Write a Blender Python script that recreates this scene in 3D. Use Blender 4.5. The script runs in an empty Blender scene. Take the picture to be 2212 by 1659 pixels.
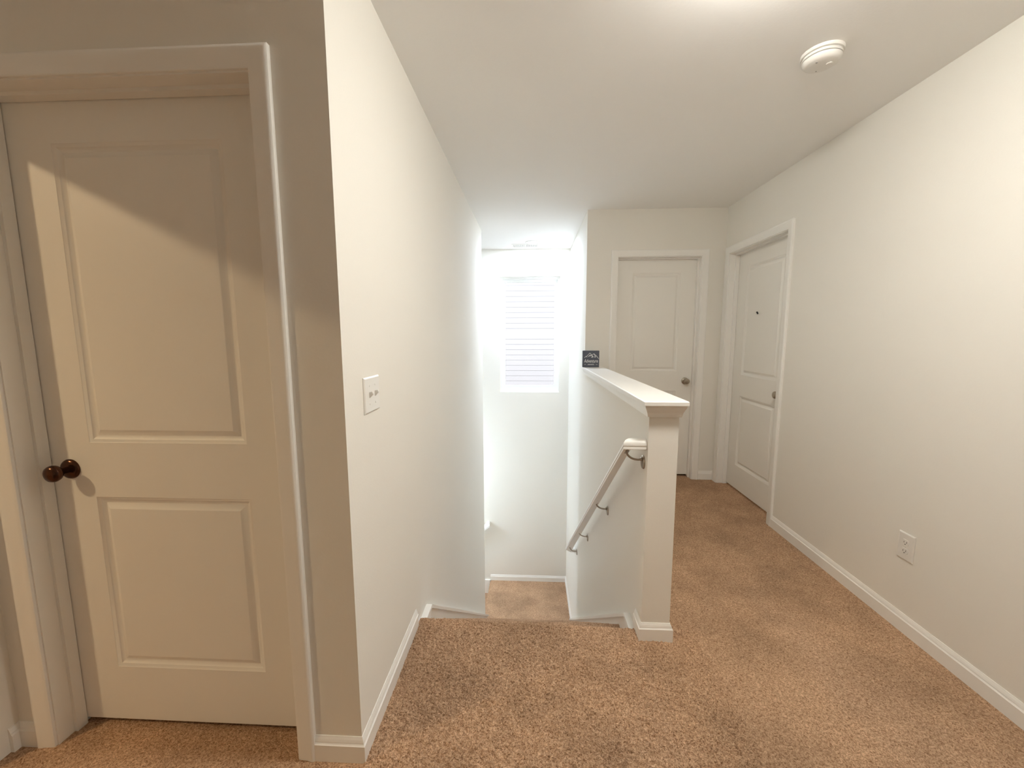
import bpy, bmesh, math, random
from mathutils import Vector, Matrix
random.seed(4)
SC = bpy.context.scene
COL = SC.collection

# ------------------------------------------------------------------ camera
F_PX, W_PX = 873.065, 2212.0
PITCH, YAW, ROLL, CAM_H = 0.1197, -0.0489, -0.0023, 1.3504
cam_d = bpy.data.cameras.new('camera'); cam = bpy.data.objects.new('camera', cam_d); COL.objects.link(cam)
cam_d.sensor_fit = 'HORIZONTAL'; cam_d.sensor_width = 36.0; cam_d.lens = F_PX / W_PX * 36.0
cam_d.clip_start = 0.02; cam_d.clip_end = 200
fw = Vector((math.sin(YAW)*math.cos(PITCH), math.cos(YAW)*math.cos(PITCH), -math.sin(PITCH)))
rt = Vector((math.cos(YAW), -math.sin(YAW), 0)); up = rt.cross(fw)
r2 = math.cos(ROLL)*rt + math.sin(ROLL)*up; u2 = -math.sin(ROLL)*rt + math.cos(ROLL)*up
M = Matrix.Identity(4)
for i in range(3):
    M[i][0] = r2[i]; M[i][1] = u2[i]; M[i][2] = -fw[i]
M[0][3], M[1][3], M[2][3] = 0, 0, CAM_H
cam.matrix_world = M
SC.camera = cam

# ------------------------------------------------------------------ world, sun, exposure
SC.view_settings.view_transform = 'Standard'; SC.view_settings.look = 'None'
SC.view_settings.gamma = 1.0; SC.view_settings.use_curve_mapping = False
SC.view_settings.exposure = 0.24
# radiant power (W) of each lamp per colour channel
LAMP = {'hall': (51, 49.5, 45.5), 'stair': (24, 27.5, 33), 'stair_left': (36, 44, 52), 'room': (23, 17, 9.8), 'bedroom': (20, 19, 17)}
DAY = 2.2
wd = bpy.data.worlds.new('world'); SC.world = wd; wd.use_nodes = True
bg = wd.node_tree.nodes['Background']; bg.inputs[0].default_value = (.74, .84, 1.0, 1); bg.inputs[1].default_value = 3.0*DAY
sun_d = bpy.data.lights.new('sun', 'SUN'); sun_d.energy = 9.0*DAY; sun_d.angle = math.radians(.6); sun_d.color = (1, .96, .92)
sun = bpy.data.objects.new('sun', sun_d); COL.objects.link(sun)
sun.rotation_euler = Vector((.35, 1.0, -1.15)).to_track_quat('-Z', 'Y').to_euler()
try:
    SC.cycles.max_bounces = 14; SC.cycles.diffuse_bounces = 8; SC.cycles.transparent_max_bounces = 12
    SC.cycles.use_denoising = True
except Exception: pass

# ------------------------------------------------------------------ dimensions (metres, camera over the origin)
Y1, XL, XR, C = 1.1196, -.5363, 1.7034, 2.4513
YF, YS, YL = 3.7603, 5.3567, 4.393
XP, T, YP = .4907, .123, 1.6833
ZL, YN = -2.10, 1.785
XW = -1.697
NR = 11; RISE = -ZL/NR; RUN = .2545
BB_H, BB_T = .083, .013

# ------------------------------------------------------------------ materials
def nmat(name, color, rough=.6, metallic=0, spec=.4, bump=None, vary=None):
    m = bpy.data.materials.new(name); m.use_nodes = True
    nt = m.node_tree; b = nt.nodes['Principled BSDF']
    b.inputs['Base Color'].default_value = (*color, 1); b.inputs['Roughness'].default_value = rough
    b.inputs['Metallic'].default_value = metallic; b.inputs['Specular IOR Level'].default_value = spec
    tc = nt.nodes.new('ShaderNodeTexCoord')
    if vary:
        s, amt = vary
        n = nt.nodes.new('ShaderNodeTexNoise'); n.inputs['Scale'].default_value = s; n.inputs['Detail'].default_value = 3
        nt.links.new(tc.outputs['Object'], n.inputs['Vector'])
        mx = nt.nodes.new('ShaderNodeMix'); mx.data_type = 'RGBA'
        mx.inputs['A'].default_value = (*[c*(1-amt) for c in color], 1)
        mx.inputs['B'].default_value = (*[min(1, c*(1+amt)) for c in color], 1)
        nt.links.new(n.outputs['Fac'], mx.inputs['Factor']); nt.links.new(mx.outputs['Result'], b.inputs['Base Color'])
    if bump:
        s, st, d = bump
        n = nt.nodes.new('ShaderNodeTexNoise'); n.inputs['Scale'].default_value = s; n.inputs['Detail'].default_value = 4
        nt.links.new(tc.outputs['Object'], n.inputs['Vector'])
        bp = nt.nodes.new('ShaderNodeBump'); bp.inputs['Strength'].default_value = st; bp.inputs['Distance'].default_value = d
        nt.links.new(n.outputs['Fac'], bp.inputs['Height']); nt.links.new(bp.outputs['Normal'], b.inputs['Normal'])
    return m
PAINT = (.82, .80, .745)
M_WALL = nmat('wall_paint', PAINT, .85, spec=.2, bump=(140, .12, .002), vary=(1.2, .012))
M_CEIL = nmat('ceiling_paint', (.88, .875, .855), .9, spec=.15, bump=(90, .15, .002), vary=(1.5, .01))
M_TRIM = nmat('trim_paint', (.87, .86, .825), .38, spec=.45, bump=(60, .03, .001))
M_DOOR = nmat('door_paint', (.85, .835, .79), .42, spec=.4, bump=(120, .05, .001))
M_PLASTIC = nmat('white_plastic', (.80, .785, .745), .32, spec=.5, bump=(300, .02, .0005))
M_DARK = nmat('dark_slot', (.03, .028, .025), .7, bump=(300, .02, .0005))
M_BRONZE = nmat('aged_bronze', (.085, .04, .025), .22, metallic=.9, spec=.5, bump=(40, .05, .001), vary=(60, .2))
M_NICKEL = nmat('brushed_nickel', (.40, .35, .29), .3, metallic=1, bump=(200, .04, .0005))
M_VINYL = nmat('window_vinyl', (.88, .89, .87), .4, bump=(80, .02, .001))
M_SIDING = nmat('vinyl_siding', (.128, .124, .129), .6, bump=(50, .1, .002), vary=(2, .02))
M_GRASS = nmat('lawn', (.10, .16, .05), .95, bump=(30, .8, .03), vary=(5, .3))
M_SLATE = nmat('slate_blue_wood', (.085, .095, .122), .7, bump=(90, .25, .002), vary=(70, .3))
M_WHITEINK = nmat('white_ink', (.78, .79, .80), .7, bump=(200, .02, .0005))
M_ROOF = nmat('shingle', (.08, .075, .07), .9, bump=(60, .5, .01), vary=(30, .3))

def carpet_mat():
    m = bpy.data.materials.new('carpet_pile'); m.use_nodes = True
    nt = m.node_tree; b = nt.nodes['Principled BSDF']; N = nt.nodes.new; Lk = nt.links.new
    b.inputs['Roughness'].default_value = 1.0; b.inputs['Specular IOR Level'].default_value = .05
    tc = N('ShaderNodeTexCoord')
    warp = N('ShaderNodeTexNoise'); warp.inputs['Scale'].default_value = 60; warp.inputs['Detail'].default_value = 2
    Lk(tc.outputs['Object'], warp.inputs['Vector'])
    wm = N('ShaderNodeVectorMath'); wm.operation = 'MULTIPLY_ADD'
    wm.inputs[1].default_value = (.018, .018, .018); Lk(warp.outputs['Color'], wm.inputs[0]); Lk(tc.outputs['Object'], wm.inputs[2])
    tuft = N('ShaderNodeTexNoise'); tuft.inputs['Scale'].default_value = 135; tuft.inputs['Detail'].default_value = 3; tuft.inputs['Roughness'].default_value = .6
    Lk(wm.outputs[0], tuft.inputs['Vector'])
    fine = N('ShaderNodeTexNoise'); fine.inputs['Scale'].default_value = 300; fine.inputs['Detail'].default_value = 2
    Lk(wm.outputs[0], fine.inputs['Vector'])
    big = N('ShaderNodeTexNoise'); big.inputs['Scale'].default_value = 3.2; big.inputs['Detail'].default_value = 5; big.inputs['Roughness'].default_value = .6
    Lk(tc.outputs['Object'], big.inputs['Vector'])
    # tuft colour: light tops, dark gaps, the shade between tufts put into the colour
    add = N('ShaderNodeMath'); add.operation = 'MULTIPLY_ADD'; add.inputs[1].default_value = .5
    Lk(fine.outputs['Fac'], add.inputs[0])
    half = N('ShaderNodeMath'); half.operation = 'MULTIPLY'; half.inputs[1].default_value = .5
    Lk(tuft.outputs['Fac'], half.inputs[0]); Lk(half.outputs[0], add.inputs[2])
    ramp = N('ShaderNodeValToRGB'); ramp.color_ramp.elements[0].position = .36; ramp.color_ramp.elements[1].position = .60
    ramp.color_ramp.elements[0].color = (.265, .140, .072, 1); ramp.color_ramp.elements[1].color = (.76, .52, .345, 1)
    Lk(add.outputs[0], ramp.inputs[0])
    # brushed patches, where the pile lies one way or the other
    r2_ = N('ShaderNodeValToRGB'); r2_.color_ramp.elements[0].position = .35; r2_.color_ramp.elements[1].position = .62
    r2_.color_ramp.elements[0].color = (.78, .77, .76, 1); r2_.color_ramp.elements[1].color = (1.06, 1.05, 1.04, 1)
    Lk(big.outputs['Fac'], r2_.inputs[0])
    mx = N('ShaderNodeMix'); mx.data_type = 'RGBA'; mx.blend_type = 'MULTIPLY'; mx.inputs['Factor'].default_value = 1
    Lk(ramp.outputs[0], mx.inputs['A']); Lk(r2_.outputs[0], mx.inputs['B'])
    Lk(mx.outputs['Result'], b.inputs['Base Color'])
    bp = N('ShaderNodeBump'); bp.inputs['Strength'].default_value = .9; bp.inputs['Distance'].default_value = .012
    Lk(add.outputs[0], bp.inputs['Height']); Lk(bp.outputs['Normal'], b.inputs['Normal'])
    return m
M_CARPET = carpet_mat()

def glass_mat():
    m = bpy.data.materials.new('window_glass'); m.use_nodes = True
    nt = m.node_tree; nt.nodes.remove(nt.nodes['Principled BSDF']); out = nt.nodes['Material Output']
    tr = nt.nodes.new('ShaderNodeBsdfTransparent'); tr.inputs[0].default_value = (.96, .97, .97, 1)
    gl = nt.nodes.new('ShaderNodeBsdfGlossy'); gl.inputs['Roughness'].default_value = .03
    fr = nt.nodes.new('ShaderNodeFresnel'); fr.inputs[0].default_value = 1.25
    mx = nt.nodes.new('ShaderNodeMixShader')
    nt.links.new(fr.outputs[0], mx.inputs[0]); nt.links.new(tr.outputs[0], mx.inputs[1]); nt.links.new(gl.outputs[0], mx.inputs[2])
    nt.links.new(mx.outputs[0], out.inputs[0])
    return m
M_GLASS = glass_mat()
def emit_mat(name, color, s):
    m = bpy.data.materials.new(name); m.use_nodes = True
    b = m.node_tree.nodes['Principled BSDF']; b.inputs['Base Color'].default_value = (.9, .9, .88, 1)
    b.inputs['Emission Color'].default_value = (*color, 1); b.inputs['Emission Strength'].default_value = s
    return m

# ------------------------------------------------------------------ mesh helpers
def obj(name, bm, mat, parent=None, smooth=False, loc=None, rotz=0.0, fix=True):
    if fix: bmesh.ops.recalc_face_normals(bm, faces=bm.faces)
    me = bpy.data.meshes.new(name); bm.to_mesh(me); bm.free()
    me.materials.append(mat)
    if smooth:
        for f in me.polygons: f.use_smooth = True
        try: me.set_sharp_from_angle(angle=math.radians(35))
        except Exception: pass
    o = bpy.data.objects.new(name, me); COL.objects.link(o)
    if parent: o.parent = parent
    if loc: o.location = loc
    if rotz: o.rotation_euler = (0, 0, rotz)
    return o
def empty(name, loc, rotz=0.0):
    o = bpy.data.objects.new(name, None); COL.objects.link(o); o.location = loc; o.rotation_euler = (0, 0, rotz)
    o.empty_display_size = .1
    return o
def tag(o, label=None, cat=None, group=None, kind=None):
    if label: o['label'] = label
    if cat: o['category'] = cat
    if group: o['group'] = group
    if kind: o['kind'] = kind
    return o
def box(bm, x0, x1, y0, y1, z0, z1):
    v = [bm.verts.new((x, y, z)) for z in (z0, z1) for y in (y0, y1) for x in (x0, x1)]
    for q in ((0, 1, 3, 2), (4, 6, 7, 5), (0, 4, 5, 1), (2, 3, 7, 6), (0, 2, 6, 4), (1, 5, 7, 3)):
        bm.faces.new([v[i] for i in q])
    return bm
def bx(*b):
    bm = bmesh.new()
    for q in b: box(bm, *q)
    return bm
def bevel(bm, w, seg=2):
    bmesh.ops.bevel(bm, geom=list(bm.edges), offset=w, segments=seg, affect='EDGES', profile=.6, clamp_overlap=True)
    return bm
def loft(bm, rings, closed=True, caps=True):
    R = [[bm.verts.new(p) for p in r] for r in rings]
    n = len(R[0])
    for a, b in zip(R[:-1], R[1:]):
        for i in range(n if closed else n-1):
            j = (i+1) % n
            bm.faces.new((a[i], a[j], b[j], b[i]))
    if caps:
        bm.faces.new(R[0]); bm.faces.new(list(reversed(R[-1])))
    return R
def lathe(bm, prof, axis, origin, seg=32):
    """prof: list of (r, h) along axis vector, from origin"""
    axis = Vector(axis).normalized(); o = Vector(origin)
    a = axis.orthogonal().normalized(); b = axis.cross(a)
    rings = []
    for r, h in prof:
        r = max(r, 1e-5)
        rings.append([o + axis*h + (a*math.cos(t)+b*math.sin(t))*r for t in [2*math.pi*i/seg for i in range(seg)]])
    loft(bm, rings)
    return bm
def tube(bm, pts, r, seg=12):
    pts = [Vector(p) for p in pts]; rings = []
    nrm = None
    for i, p in enumerate(pts):
        d = (pts[min(i+1, len(pts)-1)] - pts[max(i-1, 0)]).normalized()
        if nrm is None: nrm = d.orthogonal().normalized()
        nrm = (nrm - d*nrm.dot(d)).normalized(); bn = d.cross(nrm)
        rr = r[i] if isinstance(r, (list, tuple)) else r
        rings.append([p + (nrm*math.cos(t)+bn*math.sin(t))*rr for t in [2*math.pi*k/seg for k in range(seg)]])
    loft(bm, rings); return bm
def sweep_plan(bm, path, prof, z0=0.0):
    """path in plan (wall face line), prof = [(offset to the LEFT of travel, z)] closed against the wall"""
    P = [Vector(p) for p in path]; rings = []
    for i, p in enumerate(P):
        n = []
        if i > 0: d = (P[i]-P[i-1]).normalized(); n.append(Vector((-d.y, d.x)))
        if i < len(P)-1: d = (P[i+1]-P[i]).normalized(); n.append(Vector((-d.y, d.x)))
        if len(n) == 2:
            s = n[0]+n[1]; m = s/(1+n[0].dot(n[1]))
        else: m = n[0]
        rings.append([(p.x+m.x*o, p.y+m.y*o, z0+z) for o, z in prof])
    loft(bm, rings); return bm
BB = [(0, 0), (BB_T, 0), (BB_T, .058), (BB_T-.0025, .0605), (.0085, .0640), (.0085, .0665), (.0060, .0745), (.0035, .0800), (.0025, BB_H), (0, BB_H)]
def grid_wall_y(bm, y0, y1, x0, x1, z0, z1, holes):
    """slab whose faces look along y, with rectangular holes (xa, xb, za, zb)"""
    xs = sorted({x0, x1, *[h[0] for h in holes], *[h[1] for h in holes]})
    zs = sorted({z0, z1, *[h[2] for h in holes], *[h[3] for h in holes]})
    xs = [x for x in xs if x0 <= x <= x1]; zs = [z for z in zs if z0 <= z <= z1]
    for a, b in zip(xs[:-1], xs[1:]):
        for c, d in zip(zs[:-1], zs[1:]):
            mx, mz = (a+b)/2, (c+d)/2
            if any(h[0] < mx < h[1] and h[2] < mz < h[3] for h in holes): continue
            box(bm, a, b, y0, y1, c, d)
    bmesh.ops.remove_doubles(bm, verts=bm.verts, dist=1e-5)
    seen = {}
    for f in list(bm.faces):
        k = tuple(round(v, 4) for v in f.calc_center_median())
        seen.setdefault(k, []).append(f)
    bmesh.ops.delete(bm, geom=[f for fs in seen.values() if len(fs) > 1 for f in fs], context='FACES_ONLY')
    return bm
def rot_to_x(bm):
    """(x, y, z) -> (y, x, z): turns a wall built along x into one built along y"""
    for v in bm.verts: v.co = Vector((v.co.y, v.co.x, v.co.z))
    return bm

# ================================================================== SHELL
WT = .12
D1 = (-1.567, .819); D2 = (.771, .730); D3 = (3.670, .798)   # opening left edge as seen, width
DH = 2.040                                                    # door opening height
WIN = (-.420, .365, .596, 2.109)
def structure(name, bm, m, label=None, **k):
    o = obj(name, bm, m, **k); tag(o, label, None, None, 'structure'); return o

# floors -------------------------------------------------------------
def floor_mesh():
    """carpeted floor; the piece by the stair head is a fine grid with real pile relief, its far edge rolls over the nosing"""
    bm = bmesh.new()
    TH = .03
    for (x0, x1, y0, y1) in ((-5.0, XW+.2, -3.0, 5.6), (XW+.2, XL-.06, -3.0, YL-.06), (XL-.06, XL+.005, -3.0, YN-.06),
                             (XL+.005, .78, -3.0, 1.0), (.78, 3.2, -3.0, 5.6), (XP+.005, .78, YN-.03, 5.6)):
        box(bm, x0, x1, y0, y1, -TH, 0)
    rnd = random.Random(7)
    nx, ny = 520, 330
    X0, X1, YA, YB = XL+.005, .78, 1.0, YN-.03
    def h(a, b):
        return math.sin(a*12.9898+b*78.233)*43758.5453 % 1.0
    def vn(x, y):
        i, j = math.floor(x), math.floor(y); fx, fy = x-i, y-j
        fx = fx*fx*(3-2*fx); fy = fy*fy*(3-2*fy)
        return (h(i, j)*(1-fx)+h(i+1, j)*fx)*(1-fy)+(h(i, j+1)*(1-fx)+h(i+1, j+1)*fx)*fy
    grid = []
    R = .028
    for j in range(ny+1):
        row = []
        # parameter along y, then over the rounded nosing and down
        s = (YB-YA+R*math.pi/2+.03)*j/ny
        for i in range(nx+1):
            x = X0+(X1-X0)*i/nx
            if s <= YB-YA: y, z, ny_, nz_ = YA+s, 0.0, 0, 1
            elif s <= YB-YA+R*math.pi/2:
                a = (s-(YB-YA))/R; y, z = YB+R*math.sin(a), -R+R*math.cos(a); ny_, nz_ = math.sin(a), math.cos(a)
            else: y, z, ny_, nz_ = YB+R, -R-(s-(YB-YA)-R*math.pi/2), 1, 0
            wx, wy = x+.008*vn(x*90, s*90+7), s+.008*vn(x*90+31, s*90)
            t_ = (x-XL)/(XP-XL); y += (.010-.028*min(t_, 1))*min(1, max(0, (s-.30)/.35))*max(0, min(1, 1-(x-XP)/.12))
            d = .0085*vn(wx*120, wy*165)+.0045*vn(wx*260+5, wy*320)+.004*(vn(x*14, s*14)-.5)
            fade = min(1, (x-X0)/.01, (X1-x)/.05, s/.04)
            d = (d-.007)*max(0, fade)
            row.append(bm.verts.new((x, y+ny_*d, z+nz_*d+(.004 if s < YB-YA else 0)*max(0, fade))))
        grid.append(row)
    for j in range(ny):
        for i in range(nx):
            # the strip right of the half wall does not roll over: the floor goes on there
            bm.faces.new((grid[j][i], grid[j][i+1], grid[j+1][i+1], grid[j+1][i]))
    return bm
fl = structure('floor', floor_mesh(), M_CARPET, 'tan brown plush carpet of the upstairs hall', smooth=True, fix=False)
# landing and lower floor
structure('floor_landing', bx((XL-.03, XP+.05, YN+RUN*(NR-1), YS+.05, ZL-.2, ZL)), M_CARPET, 'pale lit carpet of the stair landing below the window')
structure('floor_lower', bx((-4.5, 1.0, YL-.6, YS+.05, ZL-4*RISE-.2, ZL-4*RISE)), M_CARPET, 'lower hall carpet')

# ceiling --------------------------------------------------------------
structure('ceiling', bx((-5.0, 3.2, -3.0, 5.6, C, C+.2)), M_CEIL, 'off-white ceiling of the hall and stairwell')

# walls ----------------------------------------------------------------
bm = bmesh.new()
grid_wall_y(bm, Y1, Y1+WT, XW-WT, XL-WT, -.02, C+.01, [(D1[0]-.019, D1[0]+D1[1]+.019, -.02, DH+.019)])
structure('wall_front', bm, M_WALL, 'shaded beige wall around the near left door')
structure('wall_stair_left', bx((XL-WT, XL, Y1, YL, -3.2, C+.01)), M_WALL, 'long bright wall on the left of the stairs')
bm = bmesh.new()
grid_wall_y(bm, XW-WT, XW, -3.0, Y1+WT+1.2, -.02, C+.01, [(.215, 1.025, -.02, 2.04)])
structure('wall_left', rot_to_x(bm), M_WALL, 'dark sliver of wall at the far left edge')
bm = bmesh.new()
grid_wall_y(bm, XR, XR+WT, -3.0, 5.6, -.02, C+.01, [(D3[0]-D3[1]-.019, D3[0]+.019, -.02, DH+.019)])
structure('wall_right', rot_to_x(bm), M_WALL, 'long beige wall on the right of the hall')
bm = bmesh.new()
grid_wall_y(bm, YF, YF+WT, XP+T, XR+.01, -.02, C+.01, [(D2[0]-.019, D2[0]+D2[1]+.019, -.02, DH+.019)])
structure('wall_back', bm, M_WALL, 'grey beige end wall around the far door')
# wall between stairs and hall: half height, then full height from the end wall on
bm = bmesh.new()
HN, HF = 1.066, 1.050
for quad in ([(YP, -3.2), (YF, -3.2), (YF, HF), (YP, HN)], [(YF, -3.2), (5.5, -3.2), (5.5, C+.01), (YF, C+.01)]):
    loft(bm, [[(XP, y, z) for y, z in quad], [(XP+T, y, z) for y, z in quad]])
structure('wall_stair_right', bm, M_WALL, 'drywall half wall on the right of the stairs, full height behind')
bm = bmesh.new()
grid_wall_y(bm, YS, YS+.15, -5.0, 3.2, -3.2, C+.01, [WIN])
structure('wall_far', bm, M_WALL, 'bright end wall of the stairwell around the window')
structure('wall_stair_flank', bx((-4.5, XL-WT, YL-WT, YL, -3.2, C+.01)), M_WALL)
structure('wall_stair_end', bx((-4.5, -4.38, YL, YS, -3.2, C+.01)), M_WALL)
structure('wall_rear', bx((-5.0, 3.2, -3.0, -2.88, -.02, C+.01)), M_WALL)
structure('wall_den', bx((-5.0, -4.88, -2.88, 4.3, -.02, C+.01), (-4.88, XW-WT, 1.6, 1.72, -.02, C+.01), (-4.88, XW-WT, -2.0, -1.88, -.02, C+.01)), M_WALL)
structure('wall_bedroom', bx((3.08, 3.2, -2.88, 5.36, -.02, C+.01), (XR+WT, 3.08, 2.0, 2.1, -.02, C+.01)), M_WALL)
structure('wall_closet', bx((XW-WT, XL-WT, 2.0, 2.1, -.02, C+.01)), M_WALL)
structure('wall_bathroom', bx((XP+T, XR, 4.9, 5.0, -.02, C+.01)), M_WALL)

# baseboards -----------------------------------------------------------
CW = .057; REV = .005
c1r = D1[0]+D1[1]+REV+CW; c1l = D1[0]-REV-CW
c2l = D2[0]-REV-CW; c2r = D2[0]+D2[1]+REV+CW
c3n = D3[0]-D3[1]-REV-CW; c3f = D3[0]+REV+CW
bm = bmesh.new(); sweep_plan(bm, [(c1r, Y1), (XL, Y1), (XL, 1.722)], [(-o, z) for o, z in BB])
structure('baseboard_left', bm, M_TRIM, 'white baseboard wrapping the corner at the top of the stairs')
bm = bmesh.new(); sweep_plan(bm, [(XW, 1.088), (XW, Y1), (c1l, Y1)], [(-o, z) for o, z in BB])
structure('baseboard_corner', bm, M_TRIM, 'short white baseboard in the dark corner left of the near door')
bm = bmesh.new(); sweep_plan(bm, [(XR, -2.88), (XR, c3n)], BB)
structure('baseboard_right', bm, M_TRIM, 'white baseboard along the right wall')
bm = bmesh.new(); sweep_plan(bm, [(XR, c3f), (XR, YF), (c2r, YF)], BB)
structure('baseboard_back', bm, M_TRIM, 'short white baseboard between the two far doors')
bm = bmesh.new(); sweep_plan(bm, [(c2l, YF), (XP+T, YF), (XP+T, YP), (XP, YP), (XP, 1.775)], BB)
structure('baseboard_half_wall', bm, M_TRIM, 'white baseboard around the foot of the half wall')
bm = bmesh.new(); sweep_plan(bm, [(XP, 4.43), (XP, YS), (-.572, YS)], BB, ZL)
structure('baseboard_landing', bm, M_TRIM, 'white baseboard around the stair landing')

# stairs ---------------------------------------------------------------
st = empty('staircase', (0, YN, 0))
tag(st, 'tan carpeted staircase going down to the landing under the window', 'staircase')
def step(k, y0, z):
    bm = bmesh.new(); r = .018
    pr = [(y0-RUN, z-RISE), (y0-RUN, z)]
    for i in range(7):
        a = math.pi/2*(1-i/6); pr.append((y0-r+r*math.cos(a), z-r+r*math.sin(a)))
    pr.append((y0-.012, z-RISE))
    pr = [(y-YN, zz) for y, zz in pr]
    loft(bm, [[(XL+.016, y, zz) for y, zz in pr], [(XP-.016, y, zz) for y, zz in pr]])
    return bm
for k in range(1, NR):
    obj('tread', step(k, YN+RUN*k, -RISE*k), M_CARPET, st, smooth=True)
obj('riser', bx((XL+.016, XP-.016, -.060, -.018, -RISE-.01, -.022)), M_CARPET, st)
# second flight, down to the left from the landing
st2 = empty('staircase', (XL-.03, YL, ZL))
tag(st2, 'lower flight of stairs turning left off the landing, almost hidden', 'staircase')
for k in range(1, 4):
    x1 = -RUN*(k-1)
    obj('tread', bx((x1-RUN, x1, .002, YS-YL-.02, -RISE*(k+1), -RISE*k)), M_CARPET, st2)
obj('riser', bx((-.012, 0, .002, YS-YL-.02, -RISE*4, -.01)), M_CARPET, st2)

# skirt boards ----------------------------------------------------------
def skirt(side):
    """side +1: on the left wall, facing +x; -1: on the right wall"""
    x = XL if side > 0 else XP
    ys, yb = (1.766, 1.905) if side > 0 else (1.722, 1.885)
    z0 = -.020; ye = 4.50; sl = .764
    bm = bmesh.new(); TH = .018; CAPW = .030; CAPT = .018
    ze = z0-(ye-yb)*sl
    top = [(ys, z0), (yb, z0), (ye, ze)]
    if side > 0 : top[-1] = (YL+.085, z0-(YL+.085-yb)*sl)
    low = [(top[-1][0], top[-1][1]-.25), (ys, -.30)]
    poly = top+low
    loft(bm, [[(x-side*.0, y, z-.004) for y, z in poly], [(x+side*TH, y, z-.004) for y, z in poly]])
    cap = top+[(top[-1][0], top[-1][1]-CAPT*1.2), (yb-.003, z0-CAPT), (ys, z0-CAPT)]
    loft(bm, [[(x, y, z) for y, z in cap], [(x+side*CAPW, y, z) for y, z in cap]])
    return bm
structure('trim_1', skirt(1), M_TRIM, 'white skirt board running down the left stair wall')
structure('trim_2', skirt(-1), M_TRIM, 'white skirt board running down beside the half wall')
bm = bmesh.new()
pr = [(-.575, ZL+.006), (-.66, ZL+.006), (-1.5, ZL-.63), (-1.5, ZL-.8), (-.575, ZL-.3)]
loft(bm, [[(x, YS, z) for x, z in pr], [(x, YS-.022, z) for x, z in pr]])
structure('trim_3', bm, M_TRIM, 'white skirt board of the lower flight on the far wall')

# half wall cap ----------------------------------------------------------
bm = bmesh.new()
def cap_z(y): return 1.083-(y-YP)*.0075
ya, yb = YP-.040, YF
sec = [(-.032, -.018), (-.032, -.004), (-.028, 0), (T+.021, 0), (T+.025, -.004), (T+.025, -.018)]
rings = []
for y, ins in ((ya, .004), (ya+.004, 0), (yb, 0)):
    rings.append([(XP+x, y, cap_z(y)+z-(ins if z == 0 else 0)) for x, z in sec])
loft(bm, rings)
slab = structure('trim_4', bm, M_TRIM, 'white wooden cap ledge on top of the half wall')
# crown under the cap: wraps the near end, both sides
cr = [(0, -.070), (.009, -.070), (.010, -.060), (.012, -.052), (.017, -.040), (.022, -.030), (.0235, -.022), (.0235, -.018), (0, -.018)]
bm = bmesh.new()
path = [(XP+T, YF), (XP+T, YP), (XP, YP), (XP, YF)]
P = [Vector(p) for p in path]; rings = []
for i, p in enumerate(P):
    n = []
    if i > 0: d = (P[i]-P[i-1]).normalized(); n.append(Vector((-d.y, d.x)))
    if i < 3: d = (P[i+1]-P[i]).normalized(); n.append(Vector((-d.y, d.x)))
    m = (n[0]+n[1]) if len(n) == 2 else n[0]
    rings.append([(p.x+m.x*o, p.y+m.y*o, cap_z(p.y)+z) for o, z in cr])
loft(bm, rings)
structure('trim_5', bm, M_TRIM, 'white crown moulding under the half wall ledge')

# ================================================================== DOORS
def slab_mesh(w, h, t, panels):
    """two-panel moulded door; front at y=0 facing -y, back at y=t"""
    bm = bmesh.new()
    xs = sorted({0, w, *[p[0] for p in panels], *[p[1] for p in panels]})
    zs = sorted({0, h, *[p[2] for p in panels], *[p[3] for p in panels]})
    for a, b in zip(xs[:-1], xs[1:]):
        for c, d in zip(zs[:-1], zs[1:]):
            if any(p[0] < (a+b)/2 < p[1] and p[2] < (c+d)/2 < p[3] for p in panels): continue
            bm.faces.new([bm.verts.new(v) for v in ((a, 0, c), (b, 0, c), (b, 0, d), (a, 0, d))])
    prof = [(0, 0), (.0015, .0015), (.009, .0040), (.0105, .0055), (.020, .0100), (.0225, .0106), (.0240, .0100), (.0395, .0016), (.041, .0008), (.043, .0008)]
    for (a, b, c, d) in panels:
        R = [[(a+i, y, c+i), (b-i, y, c+i), (b-i, y, d-i), (a+i, y, d-i)] for i, y in prof]
        rr = loft(bm, R, caps=False)
        bm.faces.new(rr[-1])
    bmesh.ops.remove_doubles(bm, verts=bm.verts, dist=1e-5)
    for q in (((0, 0, 0), (0, t, 0), (0, t, h), (0, 0, h)), ((w, 0, 0), (w, 0, h), (w, t, h), (w, t, 0)), ((0, 0, h), (0, t, h), (w, t, h), (w, 0, h)),
              ((0, 0, 0), (w, 0, 0), (w, t, 0), (0, t, 0)), ((0, t, 0), (w, t, 0), (w, t, h), (0, t, h))):
        bm.faces.new([bm.verts.new(v) for v in q])
    return bm
def casing_mesh(x0, x1, h, inner=REV):
    """mitred casing around an opening x0..x1, height h, on the wall face y=0 (room at -y)"""
    bm = bmesh.new()
    pr = [(0, 0), (0, .0085), (.004, .0105), (.012, .0115), (.030, .0125), (.040, .0150), (.047, .0160), (.053, .0155), (.057, .0125), (.057, 0)]
    path = [(x0-inner, 0, -1, 0), (x0-inner, h+inner, -1, 1), (x1+inner, h+inner, 1, 1), (x1+inner, 0, 1, 0)]
    rings = [[(px+dx*o, -y, pz+dz*o) for o, y in pr] for px, pz, dx, dz in path]
    loft(bm, rings); return bm
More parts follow.
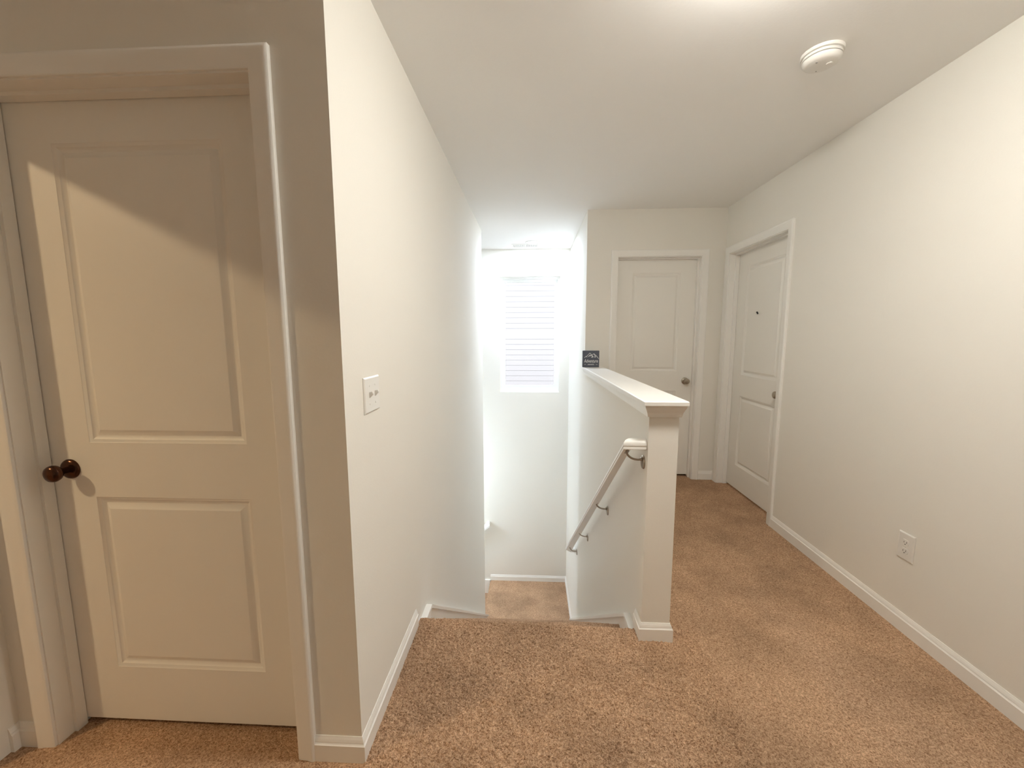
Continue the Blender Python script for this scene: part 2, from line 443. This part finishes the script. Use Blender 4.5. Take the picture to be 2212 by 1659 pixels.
def knob(parent, x, y, z, mat, label):
    """passage knob projecting to -y from the face at y"""
    k = bmesh.new()
    lathe(k, [(.006, .0), (.0115, .004), (.0105, .014), (.0100, .024), (.0125, .030), (.0190, .035), (.0245, .041), (.0265, .048), (.0262, .053),
              (.0235, .059), (.0170, .063), (.0085, .0648), (.0, .065)], (0, -1, 0), (x, y, z), 36)
    ko = obj('door_knob', k, mat, parent, smooth=True); tag(ko, label)
    r = bmesh.new()
    lathe(r, [(.0325, -.0005), (.0325, .002), (.0305, .006), (.0250, .0095), (.0150, .0115), (.0105, .0120), (0, .0120)], (0, -1, 0), (x, y, z), 36)
    obj('rosette', r, mat, ko, smooth=True)
def make_door(name, loc, rotz, w, knob_side, knob_mat, label, knob_label, gap=.02, stop_r=True):
    """local frame: x across the opening (0..w), y away from the viewer (0 at the wall face), z up"""
    e = empty(name, loc, rotz); tag(e, label, None, None, 'structure')
    h = DH
    J = .019
    fr = bx((-J, 0, -.001, WT+.001, 0, h+J), (w, w+J, -.001, WT+.001, 0, h+J), (0, w, -.001, WT+.001, h, h+J),
            (0, .011, .046, .078, 0, h-.011), (w-.011, w, .046, .078, 0, h-.011), (0, w, .046, .078, h-.011, h))
    obj('door_frame', fr, M_TRIM, e)
    obj('door_casing', casing_mesh(0, w, h), M_TRIM, e, smooth=True)
    sw = w-.006
    zt = h-.003-gap
    st_ = .145*sw/.813+.0 if sw > .75 else .145
    panels = [(st_, sw-st_, 1.012-gap, 1.915-gap), (st_, sw-st_, .221-gap, .830-gap)]
    s = obj('door_slab', slab_mesh(sw, zt, .035, panels), M_DOOR, e, smooth=True, loc=(.003, .080, gap))
    kx = .003+.070 if knob_side == 'L' else .003+sw-.064
    knob(e, kx, .080, .9235, knob_mat, knob_label)
    return e
make_door('door_1', (D1[0], Y1, 0), 0, D1[1], 'L', M_BRONZE, 'near left white two-panel door in shade, dark bronze knob', 'dark glossy bronze knob')
make_door('door_2', (D2[0], YF, 0), 0, D2[1], 'R', M_NICKEL, 'far white two-panel door behind the half wall', 'small bronze-grey knob')
make_door('door_3', (XR, D3[0], 0), -math.pi/2, D3[1], 'R', M_NICKEL, 'white two-panel door in the right wall, seen edge on', 'bronze-grey knob half hidden by the casing', gap=.016)
# open doorway in the left wall (its light falls on the near door)
d4 = empty('door_4', (XW, 1.025, 0), math.pi/2)
tag(d4, 'open doorway in the far left wall, just outside the photo', None, None, 'structure')
d4.location = (XW, .215, 0)
obj('door_frame', bx((0, .012, -.001, WT+.001, 0, 2.04), (.798, .81, -.001, WT+.001, 0, 2.04), (0, .81, -.001, WT+.001, 2.028, 2.04)), M_TRIM, d4)

# ================================================================== WINDOW
w1 = empty('window_1', ((WIN[0]+WIN[1])/2, YS, WIN[2])); tag(w1, 'white double-hung window at the end of the stairwell', None, None, 'structure')
def frame_bm(x0, x1, z0, z1, t, y0, y1, tb=None, tt=None):
    tb = tb or t; tt = tt or t
    return bx((x0, x0+t, y0, y1, z0, z1), (x1-t, x1, y0, y1, z0, z1), (x0+t, x1-t, y0, y1, z0, z0+tb), (x0+t, x1-t, y0, y1, z1-tt, z1))
hw = (WIN[1]-WIN[0])/2; hh = WIN[3]-WIN[2]
o = obj('window_frame', frame_bm(-hw, hw, 0, hh, .030, .060, .140), M_VINYL, w1)
up_s = obj('upper_sash', frame_bm(-hw+.030, hw-.030, .770, hh-.030, .036, .105, .130, tb=.040), M_VINYL, w1)
lo_s = obj('lower_sash', frame_bm(-hw+.030, hw-.030, .030, .800, .036, .074, .102, tb=.055, tt=.045), M_VINYL, w1)
obj('glass_pane', bx((-hw+.066, hw-.066, .116, .120, .810, hh-.066)), M_GLASS, up_s)
obj('glass_pane', bx((-hw+.066, hw-.066, .086, .090, .085, .755)), M_GLASS, lo_s)
for sx in (-.17, .17):
    obj('sash_lock', bevel(bx((sx-.025, sx+.025, .078, .100, .800, .812)), .003), M_VINYL, lo_s)

# outside: neighbour's sided wall and the lawn between
nb = empty('house', (0, 8.3, -2.9)); tag(nb, 'neighbouring house with pale horizontal vinyl siding, seen through the window', 'house')
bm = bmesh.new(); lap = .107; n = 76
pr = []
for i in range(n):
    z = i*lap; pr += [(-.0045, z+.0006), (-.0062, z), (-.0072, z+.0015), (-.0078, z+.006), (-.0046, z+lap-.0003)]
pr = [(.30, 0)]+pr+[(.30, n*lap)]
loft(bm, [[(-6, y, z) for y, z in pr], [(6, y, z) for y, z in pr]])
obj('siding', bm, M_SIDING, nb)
obj('roof', bx((-6.2, 6.2, -.35, .4, n*lap, n*lap+.15)), M_ROOF, nb)
g = obj('ground', bx((-25, 25, YS+.16, 30, -3.1, -2.9)), M_GRASS); tag(g, 'grass between the houses outside the window', 'lawn', None, 'structure')

# ================================================================== HANDRAIL
RS = .742; RY0, RZ0 = 1.742, .850     # underside line
def zu(y): return RZ0-(y-RY0)*RS
def rail_prof(w=.052, h=.046):
    """section (u across, v up from the underside), bread-loaf top"""
    p = [(-.0235, 0), (.0235, 0), (.025, .0015), (.025, .008), (.0235, .010), (.0235, .012), (.026, .014), (.026, .020)]
    for i in range(1, 8):
        a = math.pi*i/8; p.append((.026*math.cos(a), .020+.015*math.sin(a)))
    p += [(-.026, .020), (-.026, .014), (-.0235, .012), (-.0235, .010), (-.025, .008), (-.025, .0015)]
    return p
hr = empty('handrail', (XP, RY0, RZ0-.05))
tag(hr, 'white wooden handrail with four nickel brackets sloping down the half wall', 'handrail')
RX = .4165; YT, YB_ = 1.722, 4.315
base = Vector((XP, RY0, RZ0-.05))
bm = bmesh.new()
k = 1/math.cos(math.atan(RS))
rings = []
pr = rail_prof()
wall = XP-.001
rings.append([(wall, YT+u*1.0, zu(YT)+.001+v*k) for u, v in pr])
rings.append([(RX+u, YT+u, zu(YT)+v*k+.001) for u, v in pr])
rings.append([(RX+u, YB_-u, zu(YB_)+v*k) for u, v in pr])
rings.append([(wall, YB_-u, zu(YB_)+v*k) for u, v in pr])
rings = [[Vector(p)-base for p in r] for r in rings]
loft(bm, rings)
obj('rail', bm, M_TRIM, hr, smooth=True)
def bracket(y, zr, first=[None]):
    if first[0] is None:
        a = bmesh.new()
        # arm from the rosette curving up under the rail (local to the rosette centre on the wall)
        dz = zu(y)-zr
        pts = [(-.004, 0, .012), (-.016, 0, .011)]
        X = RX-XP
        for i in range(11):
            t = i/10*math.pi/2; pts.append((-.020+(X+.020)*math.sin(t), 0, .010+(dz-.012)*(1-math.cos(t))))
        tube(a, pts, .0048, 12)
        sl = math.atan(RS)
        c = Vector((X, 0, dz-.0025)); d = Vector((0, math.cos(sl), -math.sin(sl))); s = Vector((1, 0, 0)); nn = Vector((0, math.sin(sl), math.cos(sl)))
        rings = [[c+d*.026*math.cos(t)+s*.010*math.sin(t)+nn*o for t in [2*math.pi*i/20 for i in range(20)]] for o in (-.002, .0022)]
        loft(a, rings)
        ao = obj('bracket', a, M_NICKEL, hr, smooth=True)
        r = bmesh.new()
        lathe(r, [(.0300, .0005), (.0300, .003), (.0270, .0065), (.0140, .009), (.0, .0095)], (-1, 0, 0), (0, 0, 0), 28)
        lathe(r, [(.0085, .006), (.0085, .012), (.006, .0155), (0, .0165)], (-1, 0, 0), (0, 0, .012), 16)
        ro = obj('rosette', r, M_NICKEL, ao, smooth=True)
        first[0] = (ao, ro); ao.location = Vector((XP, y, zr))-base
    else:
        ao = first[0][0].copy(); COL.objects.link(ao); ao.parent = hr
        ro = first[0][1].copy(); COL.objects.link(ro); ro.parent = ao
        ao.location = Vector((XP, y, zr))-base
for y in (1.745, 2.505, 3.349, 4.10): bracket(y, zu(y)-.050)
# rail of the lower flight, only its top end shows at the landing corner
h2 = empty('handrail', (-.60, YS, ZL+.84)); tag(h2, 'short end of a second white handrail at the landing corner', 'handrail')
bm = bmesh.new()
pr = rail_prof()
x0, x1 = -.568, -2.1; y0 = YS-.073; z0 = ZL+.835
b2 = Vector((-.60, YS, ZL+.84))
rings = [[(x0-.026-u, YS-.001, z0+v*k) for u, v in pr], [(x0-.026-u, y0+u, z0+v*k) for u, v in pr], [(x1, y0+u, z0+(x1-x0)*RS+v*k) for u, v in pr]]
loft(bm, [[Vector(p)-b2 for p in r] for r in rings])
obj('rail', bm, M_TRIM, h2, smooth=True)
for xx in (-.80, -1.9):
    a = bmesh.new(); zz = z0+(xx-x0)*RS
    tube(a, [(xx, YS-.004, zz-.04), (xx, YS-.05, zz-.035), (xx, y0+.01, zz-.02), (xx, y0, zz+.002)], .005, 10)
    for v in a.verts: v.co -= b2
    obj('bracket', a, M_NICKEL, h2, smooth=True)

# ================================================================== SMALL THINGS
# --- two-gang switch plate on the left stair wall
sw = empty('light_switch', (XL, 1.312, 1.098)); tag(sw, 'white double toggle light switch on the bright left stair wall', 'light switch')
def plate_bm(w, h, t):
    """plate in the y-z plane, facing +x, wall at x=0, base centre at the origin"""
    bm = bmesh.new(); b_ = .004
    R = [[(x, sy*(w/2-i), h/2+sz*(h/2-i)) for sy, sz in ((-1, -1), (1, -1), (1, 1), (-1, 1))] for x, i in ((0, 0), (.0025, 0), (t-.0008, b_*.8), (t, b_+.001))]
    loft(bm, R); return bm
obj('plate', plate_bm(.126, .118, .0062), M_PLASTIC, sw, smooth=False)
for s in (-1, 1):
    y = s*.0235
    t = bmesh.new()
    ring0 = [(.006, y-.0048, .059-.010), (.006, y+.0048, .059-.010), (.006, y+.0048, .059+.010), (.006, y-.0048, .059+.010)]
    ring1 = [(.0185, y-.0038, .063), (.0185, y+.0038, .063), (.0165, y+.0038, .071), (.0165, y-.0038, .071)]
    loft(t, [ring0, ring1]); bevel(t, .0008, 1)
    tg = obj('toggle', t, M_PLASTIC, sw)
    for z in (.029, .089):
        c = bmesh.new(); lathe(c, [(.0032, 0), (.0032, .0009), (.0022, .0014), (0, .0015)], (1, 0, 0), (.0062, y, z), 14)
        obj('screw', c, M_PLASTIC, sw, smooth=True)
# --- outlet on the right wall
ou = empty('power_outlet', (XR, 1.819, .331)); tag(ou, 'white duplex power outlet low on the right wall', 'power outlet')
pb = plate_bm(.079, .125, .0062)
for v in pb.verts: v.co.x *= -1
obj('plate', pb, M_PLASTIC, ou)
for zc in (.0425, .0825):
    f = bmesh.new()
    pts = []
    for i in range(24):
        a = 2*math.pi*i/24; y = .0172*math.cos(a); z = max(-.0135, min(.0135, .0172*math.sin(a))); pts.append((y, z))
    loft(f, [[(-.006, y, zc+z) for y, z in pts], [(-.0078, y*.97, zc+z*.97) for y, z in pts]])
    fo = obj('receptacle', f, M_PLASTIC, ou)
    sl = bx((-.0081, -.0079, -.0075, -.0055, zc-.003, zc+.0055), (-.0081, -.0079, .0055, .0075, zc-.003, zc+.0045))
    lathe(sl, [(.0024, 0), (.0024, .0002), (0, .0002)], (-1, 0, 0), (-.0079, 0, zc-.0085), 12)
    obj('slot', sl, M_DARK, fo)
c = bmesh.new(); lathe(c, [(.0032, 0), (.0032, .0009), (.0022, .0014), (0, .0015)], (-1, 0, 0), (-.0062, 0, .0625), 14)
obj('screw', c, M_PLASTIC, ou, smooth=True)
# --- smoke detector
sd = empty('smoke_detector', (1.138, 1.792, C)); tag(sd, 'round white smoke detector on the hall ceiling', 'smoke detector')
a = bmesh.new(); lathe(a, [(.072, 0), (.072, .008), (.070, .011), (.060, .012), (0, .012)], (0, 0, -1), (0, 0, 0), 48); obj('base', a, M_PLASTIC, sd, smooth=True)
a = bmesh.new(); lathe(a, [(.060, .011), (.066, .014), (.0675, .022), (.066, .0235), (.0625, .024), (.0625, .0265), (.0655, .027), (.064, .034), (.058, .041), (.050, .0445), (.030, .046), (0, .0465)], (0, 0, -1), (0, 0, 0), 48)
body = obj('housing', a, M_PLASTIC, sd, smooth=True)
a = bmesh.new(); lathe(a, [(.011, .046), (.011, .0475), (.009, .049), (0, .049)], (0, 0, -1), (.022, -.012, 0), 20); obj('test_button', a, M_PLASTIC, body, smooth=True)
M_GRILLE = nmat('grey_grille', (.33, .32, .30), .7)
a = bmesh.new(); lathe(a, [(.0600, .0240), (.0636, .0243), (.0636, .0262), (.0600, .0265)], (0, 0, -1), (0, 0, 0), 48); obj('vent_slot', a, M_GRILLE, body, smooth=True)
a = bmesh.new(); lathe(a, [(.0035, .0440), (.0035, .0468), (0, .0468)], (0, 0, -1), (-.030, -.018, 0), 12); obj('sounder_hole', a, M_GRILLE, body)
a = bmesh.new(); lathe(a, [(.0020, .0440), (.0020, .0472), (0, .0472)], (0, 0, -1), (.004, .036, 0), 12); obj('indicator_light', a, M_GRILLE, body)
# --- recessed lights
def lamp_rgb(key):
    p = LAMP[key]; m = max(max(p), 1e-6); return m, tuple(c/m for c in p)
def downlight(key, loc, r, label, vis=9.0, spread=180):
    power, color = lamp_rgb(key)
    e = empty('ceiling_light', loc); tag(e, label, 'ceiling light', None)
    a = bmesh.new(); lathe(a, [(r*1.22, 0), (r*1.22, .003), (r*1.12, .006), (r*1.0, .0065), (r*.97, .0035), (r*.97, 0)], (0, 0, -1), (0, 0, 0), 40); obj('trim_ring', a, M_PLASTIC, e, smooth=True)
    a = bmesh.new(); lathe(a, [(r*.97, .001), (r*.97, .0045), (r*.6, .007), (0, .008)], (0, 0, -1), (0, 0, 0), 40)
    obj('diffuser', a, emit_mat('lit_diffuser', color, vis), e, smooth=True)
    ld = bpy.data.lights.new('lamp', 'AREA'); ld.shape = 'DISK'; ld.size = 2*r; ld.spread = math.radians(spread); ld.energy = power; ld.color = color
    lo = bpy.data.objects.new('lamp', ld); COL.objects.link(lo); lo.parent = e; lo.location = (0, 0, -.012)
    return e
def dome(key, loc, label, r=.130, h=.070):
    """flush ceiling lamp with a glowing glass bowl: the bowl itself is the light"""
    power, color = lamp_rgb(key)
    e = empty('ceiling_light', loc); tag(e, label, 'ceiling light', None)
    a = bmesh.new(); lathe(a, [(r*1.05, 0), (r*1.05, .020), (r*1.03, .022), (r*.9, .022), (r*.8, .020), (0, .020)], (0, 0, -1), (0, 0, 0), 40); obj('base', a, M_NICKEL, e, smooth=True)
    pr = [(r*.96, .022)]+[(r*.96*math.cos(t), .022+h*math.sin(t)) for t in [math.pi/2*i/10 for i in range(1, 11)]]
    a = bmesh.new(); lathe(a, pr, (0, 0, -1), (0, 0, 0), 40)
    area = math.pi*(r*r+h*h)+math.pi*r*r
    obj('glass_bowl', a, emit_mat('glowing_glass', color, power/(math.pi*area)), e, smooth=True)
    a = bmesh.new(); lathe(a, [(.010, .089), (.010, .095), (.006, .100), (0, .104)], (0, 0, -1), (0, 0, 0), 16); obj('finial', a, M_NICKEL, e, smooth=True)
    return e
downlight('stair', (.007, 4.985, C), .075, 'glowing round ceiling light over the stair landing')
def pendant(key, loc, drop, label, r=.15):
    """opal globe on a rod, added for an unseen light source"""
    power, color = lamp_rgb(key)
    e = empty('added_globe_light', loc); tag(e, label, 'pendant light')
    a = bmesh.new(); lathe(a, [(.060, 0), (.060, .012), (.045, .028), (.012, .034), (.006, .036), (.006, drop-r), (.030, drop-r-.004), (.030, drop-r+.02), (0, drop-r+.02)], (0, 0, -1), (0, 0, 0), 24)
    obj('rod', a, M_NICKEL, e, smooth=True)
    a = bmesh.new(); lathe(a, [(r*math.sin(math.pi*i/16), drop-r*math.cos(math.pi*i/16)) for i in range(17)], (0, 0, -1), (0, 0, 0), 32)
    obj('globe', a, emit_mat('glowing_globe', color, power/(math.pi*4*math.pi*r*r)), e, smooth=True)
    return e
pendant('stair_left', (-1.75, 4.80, C), 2.90, 'added opal globe lamp, in place of an unseen light over the lower flight, hidden by the left stair wall')  # added lamp: brightens landing and far wall from an unseen side
dome('hall', (.66, 1.135, C), 'glass bowl ceiling lamp of the hall, just above the frame')
dome('bedroom', (2.45, 3.3, C), 'glass bowl ceiling lamp of the room behind the right wall')
downlight('room', (-2.62, -.14, C), .06, 'ceiling light of the left room, outside the frame')
# --- vent on the stairwell ceiling
vt = empty('air_vent', (-.085, 5.155, C)); tag(vt, 'white slotted air vent on the ceiling above the window', 'air vent')
a = frame_bm(-.165, .165, -.085, .085, .022, 0, .006)
for v in a.verts: v.co = Vector((v.co.x, v.co.z, -v.co.y))
obj('frame', a, M_PLASTIC, vt)
for s in (-1, 1):
    for i in range(12):
        x = s*(.012+i*.0112)
        if s == -1 and i == 0: obj('divider', bx((-.006, .006, -.063, .063, -.0055, 0)), M_PLASTIC, vt)
a = bmesh.new()
for i in range(-12, 13):
    if i == 0: continue
    x = i*.0112
    loft(a, [[(x-.004, -.063, -.0045), (x-.002, -.063, -.0055), (x+.004, -.063, -.001), (x+.002, -.063, 0)], [(x-.004, .063, -.0045), (x-.002, .063, -.0055), (x+.004, .063, -.001), (x+.002, .063, 0)]])
obj('louvre', a, M_PLASTIC, vt)
obj('duct_shade_sheet', bx((-.143, .143, -.063, .063, -.0008, .001)), nmat('duct_shadow_grey', (.22, .22, .21), .8), vt)  # flat grey sheet behind the louvres, the opening's shade put into its colour
# --- hook on door 3
hk = empty('door_hook', (XR+.079, 3.325, 1.515)); tag(hk, 'tiny dark hook stuck on the upper panel of the right wall door', 'hook')
a = bmesh.new()
loft(a, [[(0, .020, .016), (0, .012, .020), (0, -.006, .006), (0, .004, -.002)], [(-.006, .018, .014), (-.006, .011, .017), (-.006, -.004, .005), (-.006, .004, 0)]])
obj('plate', a, nmat('dark_grey_metal', (.05, .05, .06), .4, metallic=.5), hk)
a = bmesh.new(); tube(a, [(-.003, .002, .002), (-.010, -.010, -.001), (-.014, -.020, -.002), (-.012, -.028, 0)], [.004, .003, .0022, .0015], 8)
obj('prong', a, bpy.data.materials['dark_grey_metal'], hk, smooth=True)

# --- little sign on the ledge
PX0, PX1, PYY = .450, .595, 3.60
pz = cap_z(PYY)+.0005
sg = empty('decorative_sign', ((PX0+PX1)/2, PYY, pz)); tag(sg, 'small square slate-blue Adventure block sign standing on the half wall ledge', 'sign')
S = PX1-PX0
blk = bevel(bx((-S/2, S/2, 0, .030, 0, .146)), .0025)
bo = obj('block', blk, M_SLATE, sg)
YI = -.0008
def strokes(segs, w, name, mat):
    bm = bmesh.new()
    for (xa, za, xb, zb, *ww) in segs:
        q = ww[0] if ww else w
        a_, b_ = Vector((xa, za)), Vector((xb, zb)); d = (b_-a_).normalized(); n_ = Vector((-d.y, d.x))*q/2; a_ -= d*q*.3; b_ += d*q*.3
        pts = [a_-n_, b_-n_, b_+n_, a_+n_]
        loft(bm, [[(p.x, .0005, p.y) for p in pts], [(p.x, YI, p.y) for p in pts]])
    return obj(name, bm, mat, sg)
s_ = S/36.0   # one photo pixel of the block
def px(u, v): return ((u-18)*s_, (36-v)*s_)
def poly(pts): return [(*px(*a_), *px(*b_)) for a_, b_ in zip(pts[:-1], pts[1:])]
mt = poly([(4, 15), (7, 12), (9.5, 14)])+poly([(8, 12.5), (15.5, 4.8), (22, 12)])+poly([(20, 9), (24.2, 6.2), (30, 11.5), (34.5, 17)])
mt += poly([(12, 13), (16, 9), (15.5, 12), (19, 8.6), (19.5, 12), (22, 12), (19, 15), (24, 13)])+poly([(24.2, 6.2), (25.5, 10), (28, 11), (25.5, 14), (29, 13.5)])
strokes(mt, .0034, 'mountain_emblem', M_WHITEINK)
strokes([(*px(3.5, 30), *px(7.5, 30))], .0022, 'dash', M_WHITEINK)
strokes([(*px(28.5, 30), *px(32.5, 30))], .0022, 'dash', M_WHITEINK)
def text(body, name, size, cx, cz, sx=1.0, shear=0.0, bold=0.0):
    cu = bpy.data.curves.new(name, 'FONT'); cu.body = body; cu.size = size; cu.align_x = 'CENTER'; cu.shear = shear
    cu.offset = bold; cu.extrude = .0006; cu.resolution_u = 4
    to = bpy.data.objects.new('tmp_text', cu); COL.objects.link(to)
    dg = bpy.context.evaluated_depsgraph_get(); dg.update()
    me = bpy.data.meshes.new_from_object(to.evaluated_get(dg)); me.name = name
    bpy.data.objects.remove(to)
    for v in me.vertices: v.co = Vector((v.co.x*sx+cx, -v.co.z-.0004, v.co.y+cz))
    me.materials.clear(); me.materials.append(M_WHITEINK)
    o_ = bpy.data.objects.new(name, me); COL.objects.link(o_); o_.parent = sg
    return o_
text('Adventure', 'word', .044, 0, px(0, 25.8)[1], .64, .22, .0002)
text('AWAITS', 'small_word', .0135, 0, px(0, 31.2)[1], 1.15, 0, .0003)
